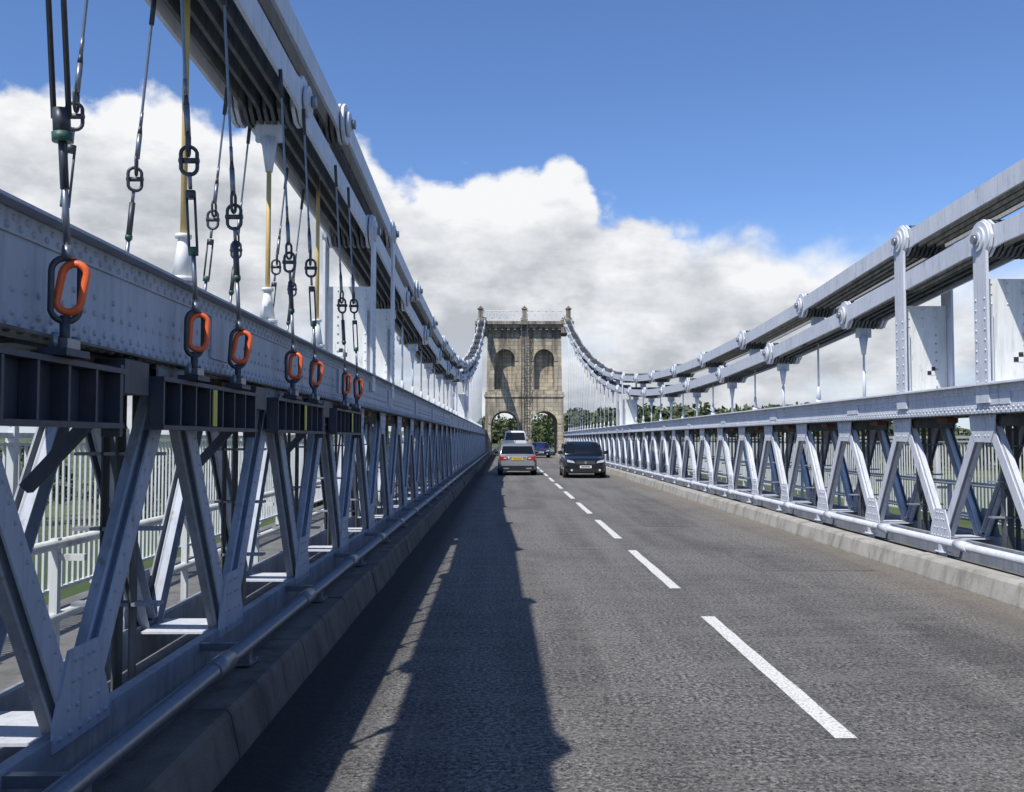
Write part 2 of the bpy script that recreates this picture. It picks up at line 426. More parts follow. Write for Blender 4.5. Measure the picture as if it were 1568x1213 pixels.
                hb.cyl((hx,z,zbm+.30),(hx,z,ztop),.024 if nr else .021,rm,n=8)
                if nr:
                    hb.cyl((hx,z,zbm+.20),(hx,z,zbm+.50),.078,'white',.034,n=14)
                    hb.cyl((hx,z,zbm+.49),(hx,z,zbm+.52),.058,'white',n=14)
                    hb.cyl((hx,z,zbm+.175),(hx,z,zbm+.205),.10,'white',n=14)
                    hb.cyl((hx-.09,z,zbm+.08),(hx+.09,z,zbm+.08),.09,'white',n=14)
                    hb.cyl((hx-.115,z,zbm+.08),(hx+.115,z,zbm+.08),.04,'yellow',n=8)
                elif ztop-zbm>.9:
                    hb.cyl((hx,z,zbm+.1),(hx,z,zbm+.36),.05,'steel',.028,n=10)
                    hb.cyl((hx-.07,z,zbm+.05),(hx+.07,z,zbm+.05),.055,'steel',n=10)
                else: hb.cyl((hx,z,zbm),(hx,z,zbm+.5),.03,'steel',n=8)
    b.make('chain_'+sfx,bridge); hb.make('hanger_rods_'+sfx,bridge)
    # --- footpath deck and outer railing
    b=MB();b.box((X(-.24 if side<0 else -.45),Y0,-.25),(X(2.55),Y1,.10),'path');b.make('footpath')
    b=MB()
    for hh in(.62,1.08):
        b.cyl((X(.85),Y0,hh),(X(.85),YT,hh),.035,'fence',n=8)
    y=off-P*10
    while y<YT:
        b.obox((X(.85),y+.3,.10),(X(.85),y+.3,1.12),.05,.05,'fence')
        b.obox((X(.85),y+.3,1.0),(X(W),y+.3,1.0),.04,.04,'fence'); y+=P
    b.make('handrail')
    b=MB();xo=X(2.4)
    for hh,r in((1.78,.03),(1.70,.018),(.28,.02)):
        b.obox((xo,Y0,hh),(xo,Y1,hh),.05,r*1.6,'fence')
    y=Y0
    i=0
    while y<Y1:
        if i%20==0:
            b.obox((xo,y,.1),(xo,y,1.86),.08,.08,'fence'); b.obox((xo+d*.35,y,.1),(xo,y,1.1),.05,.03,'fence')
            b.cyl((xo,y,1.86),(xo,y,1.93),.045,'fence',.01,n=8)
        else: b.obox((xo,y,.28),(xo,y,1.72),.022,.022,'fence')
        y+=.125;i+=1
    b.make('metal_railing')

b=MB();b.box((-2.2,Y0,-.62),(6.2,Y1,-.252),'steel2')
y=Y0
while y<Y1:
    b.box((-4.5,y,-.9),(8.6,y+.18,-.622),'steel2');y+=2.44
b.make('deck_girders',bridge)

# ---------------------------------------------------------------- temporary works on left girder
b=MB()
segs=[(1.6,4.62),(5.15,7.1),(7.75,9.75),(10.45,12.3)]
for y0,y1 in segs:
    zt_,zb_=2.09,1.80
    b.box((-1.955,y0,zt_-.025),(-1.85,y1,zt_),'darksteel');b.box((-1.955,y0,zb_),(-1.85,y1,zb_+.025),'darksteel')
    b.box((-1.945,y0+.003,zb_+.026),(-1.93,y1-.003,zt_-.026),'darksteel')
    y=y0
    while y<y1:
        b.box((-1.928,y,zb_+.027),(-1.853,y+.02,zt_-.027),'darksteel'); y+=.27
    b.box((-1.95,y1-.03,zb_-.04),(-1.86,y1+.005,zt_+.02),'darksteel')
for yy in(4.0,5.67,6.6,8.3,9.25,11.0,11.9):
    b.box((-1.92,yy-.11,2.095),(-1.80,yy+.11,2.125),'darksteel')
    b.box((-1.90,yy-.06,2.13),(-1.82,yy+.06,2.17),'galv')
    b.cyl((-1.86,yy,2.12),(-1.86,yy,2.27),.022,'darkmetal')
    b.cyl((-1.86,yy-.09,2.12),(-1.86,yy-.09,2.19),.014,'galv',n=6);b.cyl((-1.86,yy+.09,2.12),(-1.86,yy+.09,2.19),.014,'galv',n=6)
for yy in(6.05,8.8,11.5):
    b.box((-1.852,yy-.04,1.83),(-1.845,yy+.04,2.06),'yellow')
for yy in(4.9,7.4,10.1):
    b.box((-2.5,yy-.16,1.98),(-1.90,yy+.16,2.15),'darksteel'); b.obox((-1.97,yy-.12,1.97),(-2.4,yy-.12,1.5),.06,.06,'darksteel')
    b.box((-2.3,yy-.22,2.0),(-1.97,yy-.17,2.12),'rust')
b.make('temporary_support_beam')

def oval(c,h,w,r,ang,b,mat,tilt=0):
    pts=[]
    for i in range(18):
        t=2*math.pi*i/18
        u=math.cos(t)*w/2; v=math.sin(t)*w/2+(h-w)/2*(1 if math.sin(t)>0 else -1)
        u2=u*math.cos(tilt)-v*math.sin(tilt);v2=u*math.sin(tilt)+v*math.cos(tilt)
        pts.append((c[0]+u2*math.cos(ang),c[1]+u2*math.sin(ang),c[2]+v2))
    b.tube(pts,r,mat,8,True)
def hanger(y,x,xt,zb,orange,kind):
    b=MB()
    htop=chain_h(-1,y)-.65-.12
    top=Vector((xt,y-.12,htop)); bot=Vector((x,y,zb+.34)); d=(top-bot); Lr=d.length; d.normalize()
    P=lambda t:bot+d*t
    jit=rng.normal(0,.25)
    oval((x,y,zb+.11),.27,.12,.014,.9+jit,b,'darkmetal',rng.normal(0,.04))
    if orange: oval((x+.02,y+.012,zb+.12),.21,.10,.017,.35+jit,b,'orange',-.15+rng.normal(0,.07))
    else: oval((x,y,zb+.16),.16,.09,.012,.2,b,'darkmetal')
    b.cyl(P(-.10),P(-.04),.03,'galv',.02); b.cyl(P(-.05),P(.26),.014,'galv')
    if kind==2:
        b.cyl(P(.2),P(.44),.018,'darkmetal');b.cyl(P(.40),P(.44),.042,'green');b.cyl(P(.44),P(.54),.036,'darkmetal')
        for s in(-1,1): b.cyl(P(.5)+Vector((s*.032,0,0)),top+Vector((s*.032,0,0)),.012,'darkmetal')
        b.cyl(P(1.3),P(1.36),.05,'darkmetal')
        b.make('turnbuckle_hanger');return
    if kind==0:
        for s in(-1,1): b.cyl(P(.26)+Vector((s*.024,0,0)),P(.62)+Vector((s*.024,0,0)),.008,'darkmetal')
        b.cyl(P(.24),P(.29),.03,'green');b.cyl(P(.58),P(.63),.03,'darkmetal')
        t=.64
    else:
        b.cyl(P(.24),P(.52),.021,'darkmetal');b.cyl(P(.25),P(.28),.026,'green');t=.52
    b.cyl(P(t),P(t+.10),.012,'galv')
    oval(tuple(P(t+.17)),.17,.095,.012,.3+jit,b,'darkmetal'); oval(tuple(P(t+.27)),.14,.08,.011,1.7+jit,b,'darkmetal')
    b.cyl(P(t+.17)+Vector((-.06,0,0)),P(t+.17)+Vector((.06,0,0)),.017,'darkmetal')
    b.cyl(P(t+.32),P(t+.50),.018,'galv');b.cyl(P(t+.50),P(t+.56),.018,'darkmetal',.011)
    b.cyl(P(t+.56),P(t+.66),.012,'galv')
    b.tube([P(t+.5),P(t+.5+(Lr-t-.5)*.5),top],.0095,'galv',6)
    b.cyl(top-d*.25,top,.018,'darkmetal')
    b.make('turnbuckle_hanger')
for i,yy in enumerate((4.0,5.67,6.6,8.3,9.25,11.0,11.9)):
    hanger(yy,-1.86,-1.97,2.27,True,2 if i==0 else (0 if i in(1,4,6) else 1))
for i,yy in enumerate((5.9,6.9,8.7,9.5,11.1,12.0)):
    hanger(yy,-2.78,-2.55,2.62,False,i%2)

# ---------------------------------------------------------------- tower
def comb(x0,x1,z0,z1,cs,w,zs):
    pts=[(x0,z0)]
    for c in cs:
        pts.append((c-w/2,z0));
        for i in range(13):
            t=math.pi*(1-i/12);pts.append((c+w/2*math.cos(t),zs+w/2*math.sin(t)))
        pts.append((c+w/2,z0))
    pts+=[(x1,z0),(x1,z1),(x0,z1)];return pts
tw=MB();xc=2.0
A,B=xc-3.9,xc+3.9;D=7.5
road_c=(0.02,3.98)
tw.prism(comb(A,B,-.3,6.05,road_c,2.6,3.3),YT,YT+D,'stone','y')
tw.prism(comb(A+.12,B-.12,6.55,12.9,(0.0,4.0),2.05,9.95),YT+.12,YT+1.05,'stone','y')
tw.box((A+.13,YT+1.052,6.5),(B-.13,YT+D-.852,12.9),'stone')
tw.prism(comb(A+.12,B-.12,6.55,12.9,(0.0,4.0),2.05,9.95),YT+D-.85,YT+D-.12,'stone','y')
tw.box((A-.12,YT-.12,6.05),(B+.12,YT+D+.12,6.3),'stone');tw.box((A-.03,YT-.03,6.302),(B+.03,YT+D+.03,6.548),'stone')
for c in road_c:
    for rr in((1.3,1.62),):
        pts=[(c+rr[1]*math.cos(math.pi*i/14),3.3+rr[1]*math.sin(math.pi*i/14)) for i in range(15)]+[(c+rr[0]*math.cos(math.pi*(14-i)/14),3.3+rr[0]*math.sin(math.pi*(14-i)/14)) for i in range(15)]
        tw.prism(pts,YT-.07,YT-.002,'stone','y')
for c in(0,4.0):
    pts=[(c+1.32*math.cos(math.pi*i/14),9.95+1.32*math.sin(math.pi*i/14)) for i in range(15)]+[(c+1.03*math.cos(math.pi*(14-i)/14),9.95+1.03*math.sin(math.pi*(14-i)/14)) for i in range(15)]
    tw.prism(pts,YT+.05,YT+.118,'stone','y')
    tw.box((c-1.2,YT+.02,6.55),(c+1.2,YT+.118,6.8),'stone')
    tw.box((c-1.35,YT+.05,9.75),(c-1.03,YT+.118,9.93),'stone');tw.box((c+1.03,YT+.05,9.75),(c+1.35,YT+.118,9.93),'stone')
tw.box((xc-.45,YT-.02,6.55),(xc+.45,YT+.118,12.9),'stone')
tw.box((A-.1,YT-.1,12.9),(B+.1,YT+D+.1,13.15),'stone');tw.box((A-.75,YT-.45,13.152),(B+.75,YT+D+.45,13.45),'stone');tw.box((A-1.15,YT-.7,13.452),(B+1.15,YT+D+.7,13.78),'stone')
for i in range(14):
    x=A-.35+i*(B-A+.7)/13; tw.box((x-.13,YT-.42,12.92),(x+.13,YT-.102,13.15),'stone')
vs=[]
for (x,y,z) in tw.v:
    k=1+.05*(1-min(z,13)/13) if z<13.1 else 1
    vs.append((xc+(x-xc)*k,y,z))
tw.v=vs
tw.box((A-1.5,YT-1.0,-34),(B+1.5,YT+D+1,-.95),'stone')
for s in(-1,1):
    xs=xc+s*4.4
    pts=[(YT-1.2+0,13.2),(YT+D+1.2,13.2),(YT+D+1.2,13.9)]+[(YT+D/2+(D/2+.7)*math.cos(math.pi*i/8),13.9+.6*math.sin(math.pi*i/8)) for i in range(1,8)]+[(YT-1.2,13.9)]
    tw.prism(pts,xs-.45,xs+.45,'stone','x')
    tw.box((xs-.65,YT-.9,12.55),(xs+.65,YT+.4,13.14),'stone')
tower=tw.make('stone_tower')
b=MB()
for yy in(YT-.5,YT+D+.5):
    for x in(A-.6,xc,B+.6):
        b.box((x-.22,yy-.22,13.782),(x+.22,yy+.22,15.0),'stone');b.box((x-.3,yy-.3,15.0),(x+.3,yy+.3,15.12),'stone')
        b.cyl((x,yy,15.12),(x,yy,15.4),.2,'stone',.02,n=4)
    b.obox((A-.6,yy,14.85),(B+.6,yy,14.85),.10,.10,'white');b.obox((A-.6,yy,13.95),(B+.6,yy,13.95),.07,.07,'white')
    for k in range(12):
        x0=A-.5+k*(B-A+1.0)/12;x1=x0+(B-A+1.0)/12
        b.obox((x0,yy,13.95),(x1,yy,14.85),.05,.05,'white');b.obox((x1,yy,13.95),(x0,yy,14.85),.05,.05,'white')
        b.obox((x0,yy,13.8),(x0,yy,14.85),.05,.05,'white')
b.make('parapet_railing',tower)
b=MB()
for x in(xc-.28,xc+.28): b.cyl((x,YT-.45,2.5),(x,YT-.45,13.9),.04,'darksteel',n=6); b.cyl((x,YT-.9,3.5),(x,YT-.9,14.2),.025,'darksteel',n=6)
z=2.5
while z<13.8: b.cyl((xc-.28,YT-.45,z),(xc+.28,YT-.45,z),.02,'darksteel',n=5);z+=.3
z=3.5
while z<14.2: b.tube([(xc-.28,YT-.45,z),(xc-.3,YT-.8,z),(xc,YT-1.0,z),(xc+.3,YT-.8,z),(xc+.28,YT-.45,z)],.025,'darksteel',5);z+=.9
b.make('access_ladder',tower)

# ---------------------------------------------------------------- cars
def paintmat(name,col,metal=.3,rough=.25):
    m,nt,bb=new_mat(name);bb.inputs['Metallic'].default_value=metal;bb.inputs['Roughness'].default_value=rough
    n1=noise(nt,objco(nt),3,3,.5);c=mixc(nt,n1,tuple(x*.9 for x in col),col);nt.links.new(c,bb.inputs['Base Color'])
    bb.inputs['Coat Weight'].default_value=.6;bb.inputs['Coat Roughness'].default_value=.06;M[name]=m
paintmat('silver_paint',(.33,.335,.345),.5,.3);paintmat('black_car_paint',(.006,.007,.010),.1,.2);paintmat('blue_paint',(.01,.025,.10));paintmat('white_car_paint',(.7,.7,.7),0)
M['glass']=plain('car_glass',(.008,.010,.012),.08);M['glass'].node_tree.nodes['Principled BSDF'].inputs['Specular IOR Level'].default_value=.35
M['red']=plain('tail_lamp',(.45,.01,.01),.2);M['lamp']=plain('headlamp',(.75,.78,.8),.08,.3);M['chrome']=plain('chrome',(.75,.75,.75),.12,1)
M['plate_y']=plain('plate_yellow',(.75,.55,.03),.4);M['plate_w']=plain('plate_white',(.8,.8,.78),.4);M['trim']=plain('black_trim',(.012,.012,.013),.6)
def loft(b,secs,mat,cap=True):
    n=len(secs[0]);v=[p for s in secs for p in s];f=[]
    for i in range(len(secs)-1):
        for j in range(n):
            j2=(j+1)%n;f.append((i*n+j,i*n+j2,(i+1)*n+j2,(i+1)*n+j))
    sm=[True]*len(f)
    if cap:f+= [tuple(range(n)),tuple(range((len(secs)-1)*n,len(secs)*n))];sm+=[False,False]
    b.add(v,f,mat,sm)
def car(name,loc,oncoming,L,W,H,paint,style='estate'):
    e=empty(name,loc,math.pi if oncoming else 0)
    hw=W/2;belt=H*.645
    van=style=='van'
    st=[(-.5,.84,.36,.80),(-.493,.92,.28,.93),(-.46,.97,.22,.99),(-.3,1,.2,1.0),(.1,1,.2,.99),(.28,.985,.2,.95),(.40,.95,.2,.87),(.465,.90,.22,.78),(.493,.82,.27,.68),(.5,.74,.33,.6)]
    if van: st=[(-.5,.94,.30,1.0),(-.47,.98,.25,1.02),(.2,1,.22,1.02),(.36,.98,.22,.98),(.46,.93,.25,.82),(.5,.84,.3,.66)]
    secs=[]
    for (y,w,zb,zt) in st:
        zt*=belt;w*=hw;zm=zb+(zt-zb)*.55
        half=[(w*.80,zb),(w*.95,zb+.05),(w,zb+.16),(w*1.0,zm),(w*.985,zt-.12),(w*.95,zt-.04),(w*.86,zt),(w*.4,zt+.015)]
        secs.append([(x,y*L,z) for x,z in half]+[(-x,y*L,z) for x,z in reversed(half)])
    b=MB();loft(b,secs,paint);b.make('body',e)
    b=MB()
    if van: rb,rt,ft,fb=-.495,-.485,.22,.37
    else: rb,rt,ft,fb=-.475,-.41,.06,.25
    zb=belt-.05;R=H
    def gs(y,z,w,r=.0):
        return [(w*.98*hw,y*L,zb),(w*.97*hw,y*L,zb+.05*(z-zb)),(w*hw*(.97-.10*((z-zb)/(R-zb))),y*L,zb+(z-zb)*.85),(w*hw*(.97-.22*((z-zb)/(R-zb))),y*L,z-.01),(w*hw*.4,y*L,z+.012),
                (-w*hw*.4,y*L,z+.012),(-w*hw*(.97-.22*((z-zb)/(R-zb))),y*L,z-.01),(-w*hw*(.97-.10*((z-zb)/(R-zb))),y*L,zb+(z-zb)*.85),(-w*.97*hw,y*L,zb+.05*(z-zb)),(-w*.98*hw,y*L,zb)]
    secs=[gs(rb,zb+.06,.93),gs(rt,R-.05,.95),gs(rt+.05,R,.97),gs(-.1,R+.01,.97),gs(ft,R-.03,.96),gs(fb,zb+.06,.93)]
    loft(b,secs,paint);b.make('roof_and_pillars',e)
    b=MB()
    def quad(pts,mat): b.add(pts,[(0,1,2,3)],mat)
    def lerp(a,c,t):return a+(c-a)*t
    yr0,yr1=rb*L,rt*L
    e0,e1=(.10,.88)
    w0,w1=hw*.93*.92,hw*.95*.78
    quad([(-w0,lerp(yr0,yr1,e0)-.014,lerp(zb+.06,R-.05,e0)),(w0,lerp(yr0,yr1,e0)-.014,lerp(zb+.06,R-.05,e0)),(w1,lerp(yr0,yr1,e1)-.014,lerp(zb+.06,R-.05,e1)),(-w1,lerp(yr0,yr1,e1)-.014,lerp(zb+.06,R-.05,e1))],'glass')
    yf0,yf1=fb*L,ft*L
    quad([(-w0*1.03,lerp(yf0,yf1,.04)+.014,lerp(zb+.06,R-.03,.04)),(w0*1.03,lerp(yf0,yf1,.04)+.014,lerp(zb+.06,R-.03,.04)),(w1,lerp(yf0,yf1,.92)+.014,lerp(zb+.06,R-.03,.92)),(-w1,lerp(yf0,yf1,.92)+.014,lerp(zb+.06,R-.03,.92))],'glass')
    for s in(-1,1):
        spans=[(-.40,-.25),(-.235,-.075),(-.06,.10)] if not van else [(.05,.2)]
        for a,c in spans:
            quad([(s*hw*.955,a*L,zb+.09),(s*hw*.955,(c+(.05 if c==.10 else 0))*L,zb+.09),(s*hw*.872,c*L-.05,zb+(R-zb)*.84),(s*hw*.872,a*L+.02,zb+(R-zb)*.84)],'glass')
    b.make('windows',e,False)
    b=MB();yr=-.5*L;yf=.5*L
    if not van:
        for s in(-1,1):
            b.prism([(s*hw*.48,belt*.78),(s*hw*.92,belt*.74),(s*hw*.95,belt*.95),(s*hw*.50,belt*.93)],yr-.014,yr+.06,'red','y')
            b.prism([(s*hw*.56,belt*.83),(s*hw*.70,belt*.83),(s*hw*.70,belt*.87),(s*hw*.56,belt*.87)],yr-.019,yr-.0145,'plate_w','y')
            b.box((s*hw*.45,yr-.034,.31),(s*hw*.72,yr+.05,.37),'chrome')
        b.box((-hw*.82,yr-.03,.22),(hw*.82,yr+.1,.46),'trim')
        b.box((-hw*.88,yr-.045,.465),(hw*.88,yr+.12,.60),paint)
        b.box((-.27,yr-.022,belt*.76),(.27,yr-.0,belt*.76+.115),'plate_y')
        b.box((-.40,yr-.026,belt*.90),(.40,yr-.002,belt*.90+.025),'chrome')
        b.box((-.21,yr-.025,belt*.76+.04),(.21,yr-.0225,belt*.76+.075),'trim')
    else:
        for s in(-1,1): b.box((s*hw*.84,yr-.015,.75),(s*hw*.96,yr+.05,1.15),'red')
        b.box((-hw*.95,yr-.05,.35),(hw*.95,yr+.08,.52),'trim');b.box((-.01,yr-.006,.5),(.01,yr,R-.15),'trim');b.box((-.27,yr-.02,.62),(.27,yr,.73),'plate_y')
    for s in(-1,1):
        b.prism([(s*hw*.50,belt*.64),(s*hw*.86,belt*.68),(s*hw*.88,belt*.79),(s*hw*.58,belt*.73)],yf-.14,yf-.005,'lamp','y')
        b.cyl((s*hw*.66,yf-.1,.36),(s*hw*.66,yf+.018,.36),.05,'lamp')
    b.box((-hw*.46,yf-.1,belt*.58),(hw*.46,yf+.012,belt*.74),'trim')
    for q in(.615,.67,.725): b.box((-hw*.44,yf+.0125,belt*q-.006),(hw*.44,yf+.02,belt*q+.006),'chrome')
    b.cyl((0,yf+.01,belt*.67),(0,yf+.03,belt*.67),.06,'chrome',n=14)
    b.box((-hw*.66,yf-.08,.25),(hw*.66,yf+.015,.42),'trim')
    b.box((-.26,yf+.016,.45),(.26,yf+.028,.56),'plate_w');b.box((-.2,yf+.0285,.485),(.2,yf+.031,.53),'trim')
    for s in(-1,1):
        b.box((s*hw*.93,-.28*L,.2),(s*hw*1.005,.26*L,.30),'trim')
        mx=s*(hw+.10);b.prism([(mx-.1,belt+.02),(mx+.1,belt+.0),(mx+.11,belt+.14),(mx-.08,belt+.17)],.19*L,.19*L+.14,paint,'y')
        b.box((mx-.08,.19*L-.004,belt+.03),(mx+.085,.19*L,belt+.13),'glass');b.box((s*hw*.9,.19*L+.02,belt+.03),(mx,.19*L+.08,belt+.07),'trim')
        if not van: b.tube([(s*hw*.70,-.38*L,R-.02),(s*hw*.72,-.34*L,R+.045),(s*hw*.72,.0,R+.05),(s*hw*.70,.03*L,R-.01)],.014,'chrome',6)
    b.make('lamps_and_trim',e)
    b=MB();wr=.33 if not van else .35
    for s in(-1,1):
        for yy in(-.30*L,.305*L):
            b.cyl((s*(hw-.22),yy,wr),(s*(hw+.008),yy,wr),wr,'black',n=24)
            b.cyl((s*(hw+.004),yy,wr),(s*(hw+.014),yy,wr),wr*.66,'chrome',n=16);b.cyl((s*(hw+.01),yy,wr),(s*(hw+.02),yy,wr),wr*.2,'trim',n=10)
            b.cyl((s*(hw-.20),yy,wr+.02),(s*(hw+.003),yy,wr+.02),wr+.07,'trim',n=24)
    b.make('wheels',e)
    return e
car('silver_estate_car',(.60,47.5,.005),False,4.6,1.86,1.50,'silver_paint')
car('black_suv',(3.58,44.2,.005),True,4.35,1.88,1.62,'black_car_paint')
car('white_van',(.85,80,.005),False,5.2,1.95,2.4,'white_car_paint','van')
car('blue_car',(3.3,89,.005),True,4.2,1.75,1.42,'blue_paint')

# ---------------------------------------------------------------- terrain, water, trees
def ground_h(x,y):
    bank=1/(1+math.exp(-(y-118)/7.0))
    near=1/(1+math.exp((y+75)/9.0))
    m=max(bank,near)
    h=-36+36*m
    dcen=abs(x-2)
    if m>.5:
        lo=(-13 if x<0 else -7)*min(1,dcen/60)
        h+= (m-.5)*2*(1.5*math.sin(x*.011+.5)*math.sin(y*.009)+lo)
        r=math.hypot(x,y)
        if r>900: h+=min(60,(r-900)*.014)*(1+.5*math.sin(math.atan2(x,y)*7+1))
        if dcen<14 and y<420: h=h*0-.45 if m>.93 else min(h,-1.2)
        elif dcen<30 and y<420:
            t=(dcen-14)/16; h=h*t+(-.8)*(1-t) if m>.93 else h
    return h
xs=sorted(set([float(v) for v in np.concatenate([np.linspace(-3600,-400,33),np.linspace(-400,-60,30),np.linspace(-60,60,31),np.linspace(60,400,30),np.linspace(400,3600,33)])]))
ys=sorted(set([float(v) for v in np.concatenate([np.linspace(-2000,-150,15),np.linspace(-150,80,16),np.linspace(80,200,31),np.linspace(200,500,31),np.linspace(500,4000,40)])]))
v=[(x,y,ground_h(x,y)) for y in ys for x in xs];nx=len(xs)
f=[(j*nx+i,j*nx+i+1,(j+1)*nx+i+1,(j+1)*nx+i) for j in range(len(ys)-1) for i in range(nx-1)]
b=MB();b.add(v,f,'ground',True);b.make('ground',None,False)
b=MB();b.add([(-3600,-120,-31),(3600,-120,-31),(3600,160,-31),(-3600,160,-31)],[(0,1,2,3)],'water');b.make('water')
def trees(name,specs,leaf=.5,nl=300):
    V=[];b=MB()
    for (x,y,h) in specs:
        g=ground_h(x,y)-.3
        b.cyl((x,y,g),(x+rng.normal(0,.2),y,g+h*.6),h*.028,'bark',h*.01,n=5,caps=False)
        nlobe=7;cr=h*.32
        lob=[(x+rng.normal(0,cr*.6),y+rng.normal(0,cr*.6),g+h*(.30+.50*rng.random()),cr*(.35+.35*rng.random())) for _ in range(nlobe)]
        for l in lob[:4]:
            b.cyl((x,y,g+h*.3),(l[0],l[1],l[2]),h*.012,'bark',h*.004,n=4,caps=False)
        idx=rng.integers(0,nlobe,nl);L=np.array(lob)[idx]
        dr=rng.normal(size=(nl,3));dr/=np.linalg.norm(dr,axis=1)[:,None]
        c=L[:,:3]+dr*(L[:,3]*(.55+.5*rng.random(nl)))[:,None]
        a=rng.normal(size=(nl,3));a/=np.linalg.norm(a,axis=1)[:,None]
        bb=np.cross(a,rng.normal(size=(nl,3)));bb/=np.linalg.norm(bb,axis=1)[:,None]
        s=leaf*(h/10)*(.6+.8*rng.random(nl))[:,None]
        V.append(np.stack([c-a*s,c+bb*s*.7,c+a*s,c-bb*s*.7],1).reshape(-1,3))
    V=np.concatenate(V);n=len(V)//4
    b.add(V.tolist(),[(4*i,4*i+1,4*i+2,4*i+3) for i in range(n)],'leaf')
    b.make(name,None,False)
bear=[-.6,-.1,-.03,.00,.06,.12,.16,.20,.26,.31,.36,.42,.6]
elev=[.004,.006,.016,.026,.026,.028,.034,.032,.026,.032,.020,.009,.004]
sp=[]
def plant(x,y,lo=9,hi=15):
    lim=1.75+math.hypot(x,y)*np.interp(math.atan2(x,y),bear,elev)
    g=ground_h(x,y)-.3
    h=min(rng.uniform(lo,hi),(lim-g)*rng.uniform(.88,1.12)/.92)
    if h>3: sp.append((x,y,h))
for i in range(230):
    y=150+rng.random()*300; a=rng.uniform(-.62,.62);x=2+y*math.tan(a)
    if abs(x-2)<9: x=2+math.copysign(10+rng.random()*8,x-2)
    plant(x,y)
for i in range(230):
    a=rng.uniform(.05,.55);r=rng.uniform(240,380);plant(r*math.sin(a),r*math.cos(a),18,23)
for i in range(50):
    x=2+rng.uniform(-35,35);y=rng.uniform(425,460);sp.append((x,y,rng.uniform(11,15)))
for s in(-1,1):
    for i in range(20):
        x=2+s*(10+rng.random()*20);y=125+rng.random()*60
        lim=1.75+math.hypot(x,y)*np.interp(math.atan2(x,y),bear,elev);sp.append((x,y,max(3,min(7,lim-ground_h(x,y)))))
trees('distant_trees',sp,.55,320)
M['render']=plain('rendered_wall',(.62,.6,.55),.8);M['slate']=plain('slate_roof',(.1,.1,.12),.7)
for (x,y,rot) in((150,300,.3),(185,330,-.2),(95,340,.1),(-120,310,.2),(-75,345,-.3)):
    g=ground_h(x,y);e=empty('white_house',(x,y,g+2.2),rot)
    b=MB();b.box((-5,-4,-4),(5,4,5),'render');b.make('walls',e)
    b=MB();b.prism([(-5.4,4.95),(5.4,4.95),(0,8.2)],-4.4,4.4,'slate','y');b.box((3,-.5,6),(3.9,.5,9),'render');b.make('roof',e)
    b=MB()
    for xx in(-3.2,0,3.2):
        b.box((xx-.6,-4.03,3),(xx+.6,-4.003,4.3),'glass')
        if xx: b.box((xx-.6,-4.03,.4),(xx+.6,-4.003,1.8),'glass')
        else: b.box((-.5,-4.03,0),(.5,-4.003,2.1),'trim')
    b.make('windows_and_door',e)

# ---------------------------------------------------------------- world
SUN=Vector((-.38,-.59,1)).normalized()
el=math.asin(SUN.z);az=math.atan2(SUN.x,SUN.y)
w=bpy.data.worlds.new("World");S.world=w;w.use_nodes=True;nt=w.node_tree;nt.nodes.clear()
out=N(nt,'ShaderNodeOutputWorld');bg=N(nt,'ShaderNodeBackground');bg.inputs[1].default_value=.1;nt.links.new(bg.outputs[0],out.inputs[0])
sky=N(nt,'ShaderNodeTexSky');sky.sky_type='NISHITA';sky.sun_disc=False;sky.sun_elevation=el;sky.sun_rotation=az%(2*math.pi);sky.air_density=1.0;sky.dust_density=.2;sky.ozone_density=3
tc=N(nt,'ShaderNodeTexCoord');G=tc.outputs['Generated']
sp_=N(nt,'ShaderNodeSeparateXYZ');nt.links.new(G,sp_.inputs[0])
def mth(op,a,b_=None,c_=None,clamp=False):
    n=N(nt,'ShaderNodeMath',operation=op,use_clamp=clamp)
    for i,v_ in enumerate((a,b_,c_)):
        if v_ is None:continue
        if hasattr(v_,'is_output'):nt.links.new(v_,n.inputs[i])
        else:n.inputs[i].default_value=v_
    return n.outputs[0]
def mrange(v_,a,b_,c_=0,d_=1,smooth=True):
    n=N(nt,'ShaderNodeMapRange');n.interpolation_type='SMOOTHSTEP' if smooth else 'LINEAR'
    nt.links.new(v_,n.inputs[0])
    for i,q in enumerate((a,b_,c_,d_)):
        n.inputs[i+1].default_value=q
    return n.outputs[0]
A_=mth('ARCTAN2',sp_.outputs[0],sp_.outputs[1]); E_=mth('ARCSINE',sp_.outputs[2])
prof=[(-.7,.08),(-.49,.325),(-.405,.345),(-.357,.34),(-.29,.322),(-.22,.31),(-.159,.325),(-.125,.284),(-.09,.278),(-.05,.290),(.02,.288),(.067,.291),(.085,.275),(.10,.240),(.155,.232),(.195,.220),(.254,.222),(.306,.208),(.342,.195),(.42,.190),(.502,.18),(.7,.06)]  # cloud tops beyond the view kept low at both ends to cut fill light
an=mrange(A_,-.7,.7,0,1,False)
rp=N(nt,'ShaderNodeValToRGB');el_=rp.color_ramp.elements
while len(el_)<len(prof):el_.new(.5)
for i,(a,h) in enumerate(prof):
    q=h/.5;el_[i].position=(a+.7)/1.4;el_[i].color=(q,q,q,1)
nt.links.new(an,rp.inputs[0])
prf=mth('MULTIPLY',rp.outputs[0],.5)
def wn(scale,detail,rough,off=(0,0,0),zs=1.6):
    mp=N(nt,'ShaderNodeMapping');mp.inputs['Scale'].default_value=(1,1,zs);mp.inputs['Location'].default_value=off;nt.links.new(G,mp.inputs[0])
    return noise(nt,mp.outputs[0],scale,detail,rough)
nA=wn(12,6,.56,(0,0,0),1.35);nB=wn(12,5,.56,(.014,0,-.04),1.35)
nS=wn(3.0,2,.5,(3,1,0),3.0)
vb=N(nt,'ShaderNodeTexVoronoi');vb.inputs['Scale'].default_value=26
wv=N(nt,'ShaderNodeVectorMath',operation='ADD');nt.links.new(G,wv.inputs[0])
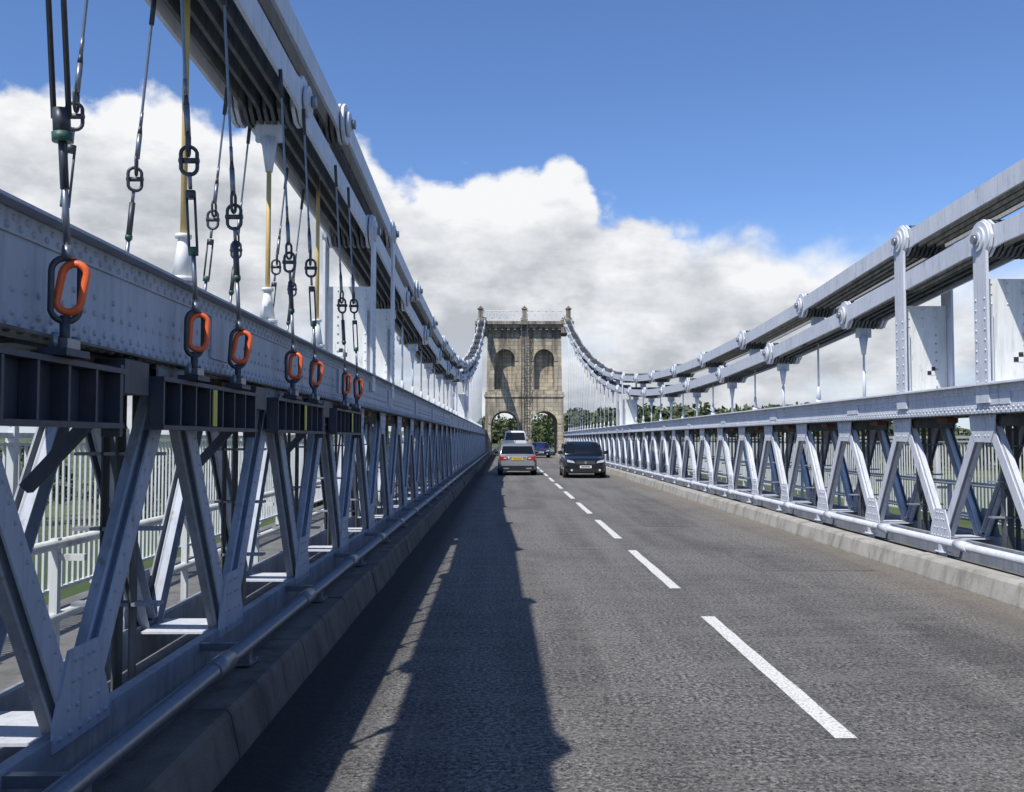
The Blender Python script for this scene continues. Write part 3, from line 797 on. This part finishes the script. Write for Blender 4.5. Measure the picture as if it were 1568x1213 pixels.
wc=N(nt,'ShaderNodeTexNoise');wc.inputs['Scale'].default_value=20;wc.inputs['Detail'].default_value=2;nt.links.new(G,wc.inputs['Vector'])
ws=N(nt,'ShaderNodeVectorMath',operation='SCALE');nt.links.new(wc.outputs['Color'],ws.inputs[0]);ws.inputs['Scale'].default_value=.06;nt.links.new(ws.outputs[0],wv.inputs[1]);nt.links.new(wv.outputs[0],vb.inputs['Vector'])
bill=mth('SUBTRACT',.45,vb.outputs['Distance'])
dd=mth('SUBTRACT',prf,E_);dd=mth('ADD',dd,mth('MULTIPLY',mth('SUBTRACT',nA,.5),.11));dd=mth('ADD',dd,mth('MULTIPLY',bill,.026))
ew=mrange(A_,.08,.42,.017,.06)
n_=N(nt,'ShaderNodeMapRange');n_.interpolation_type='SMOOTHSTEP';nt.links.new(dd,n_.inputs[0]);n_.inputs[1].default_value=-.004;nt.links.new(ew,n_.inputs[2]);edge=n_.outputs[0]
nM=wn(7,5,.58,(1,7,2),3.2)
hole=mrange(mth('ADD',nS,mth('MULTIPLY',nM,.45)),.66,.84)
low=mrange(E_,.02,.15,1,0)
mask=mth('MULTIPLY',edge,mth('SUBTRACT',1,mth('MULTIPLY',mth('MULTIPLY',hole,low),.8)))
relief=mth('ADD',mth('MULTIPLY',mth('SUBTRACT',nA,nB),1.9),mth('MULTIPLY',bill,.25))
depth=mrange(dd,.0,.12,1.0,0.0)
sh=mth('ADD',mth('MULTIPLY',depth,.75),relief);sh=mth('ADD',sh,mth('MULTIPLY',mth('SUBTRACT',nM,.5),2.3));sh=mth('ADD',sh,.32,None,True)
ccol=mixc(nt,sh,(5.0,5.3,5.8),(9.3,9.4,9.6))
skyc=mixc(nt,1.0,sky.outputs[0],(.98,1.17,1.52),'MULTIPLY')
haze=mrange(E_,.0,.24,.65,0);skyc=mixc(nt,haze,skyc,(6.2,7.3,8.8))
fin=mixc(nt,mask,skyc,ccol)
nt.links.new(fin,bg.inputs[0])

sl=bpy.data.lights.new('sun','SUN');sl.energy=5.0;sl.angle=math.radians(.5);sl.color=(1,.96,.90)
so=bpy.data.objects.new('sun',sl);S.collection.objects.link(so);so.rotation_euler=(-SUN).to_track_quat('-Z','Y').to_euler()

cam=bpy.data.cameras.new('camera');co_=bpy.data.objects.new('camera',cam);S.collection.objects.link(co_)
cam.sensor_width=36;cam.lens=36*1450/1568;cam.clip_end=12000;cam.clip_start=.05
co_.location=(0,0,1.75);co_.rotation_euler=(math.radians(90+2.59),0,math.radians(-.43))
S.camera=co_
S.view_settings.view_transform='Standard';S.view_settings.look='None';S.view_settings.exposure=0
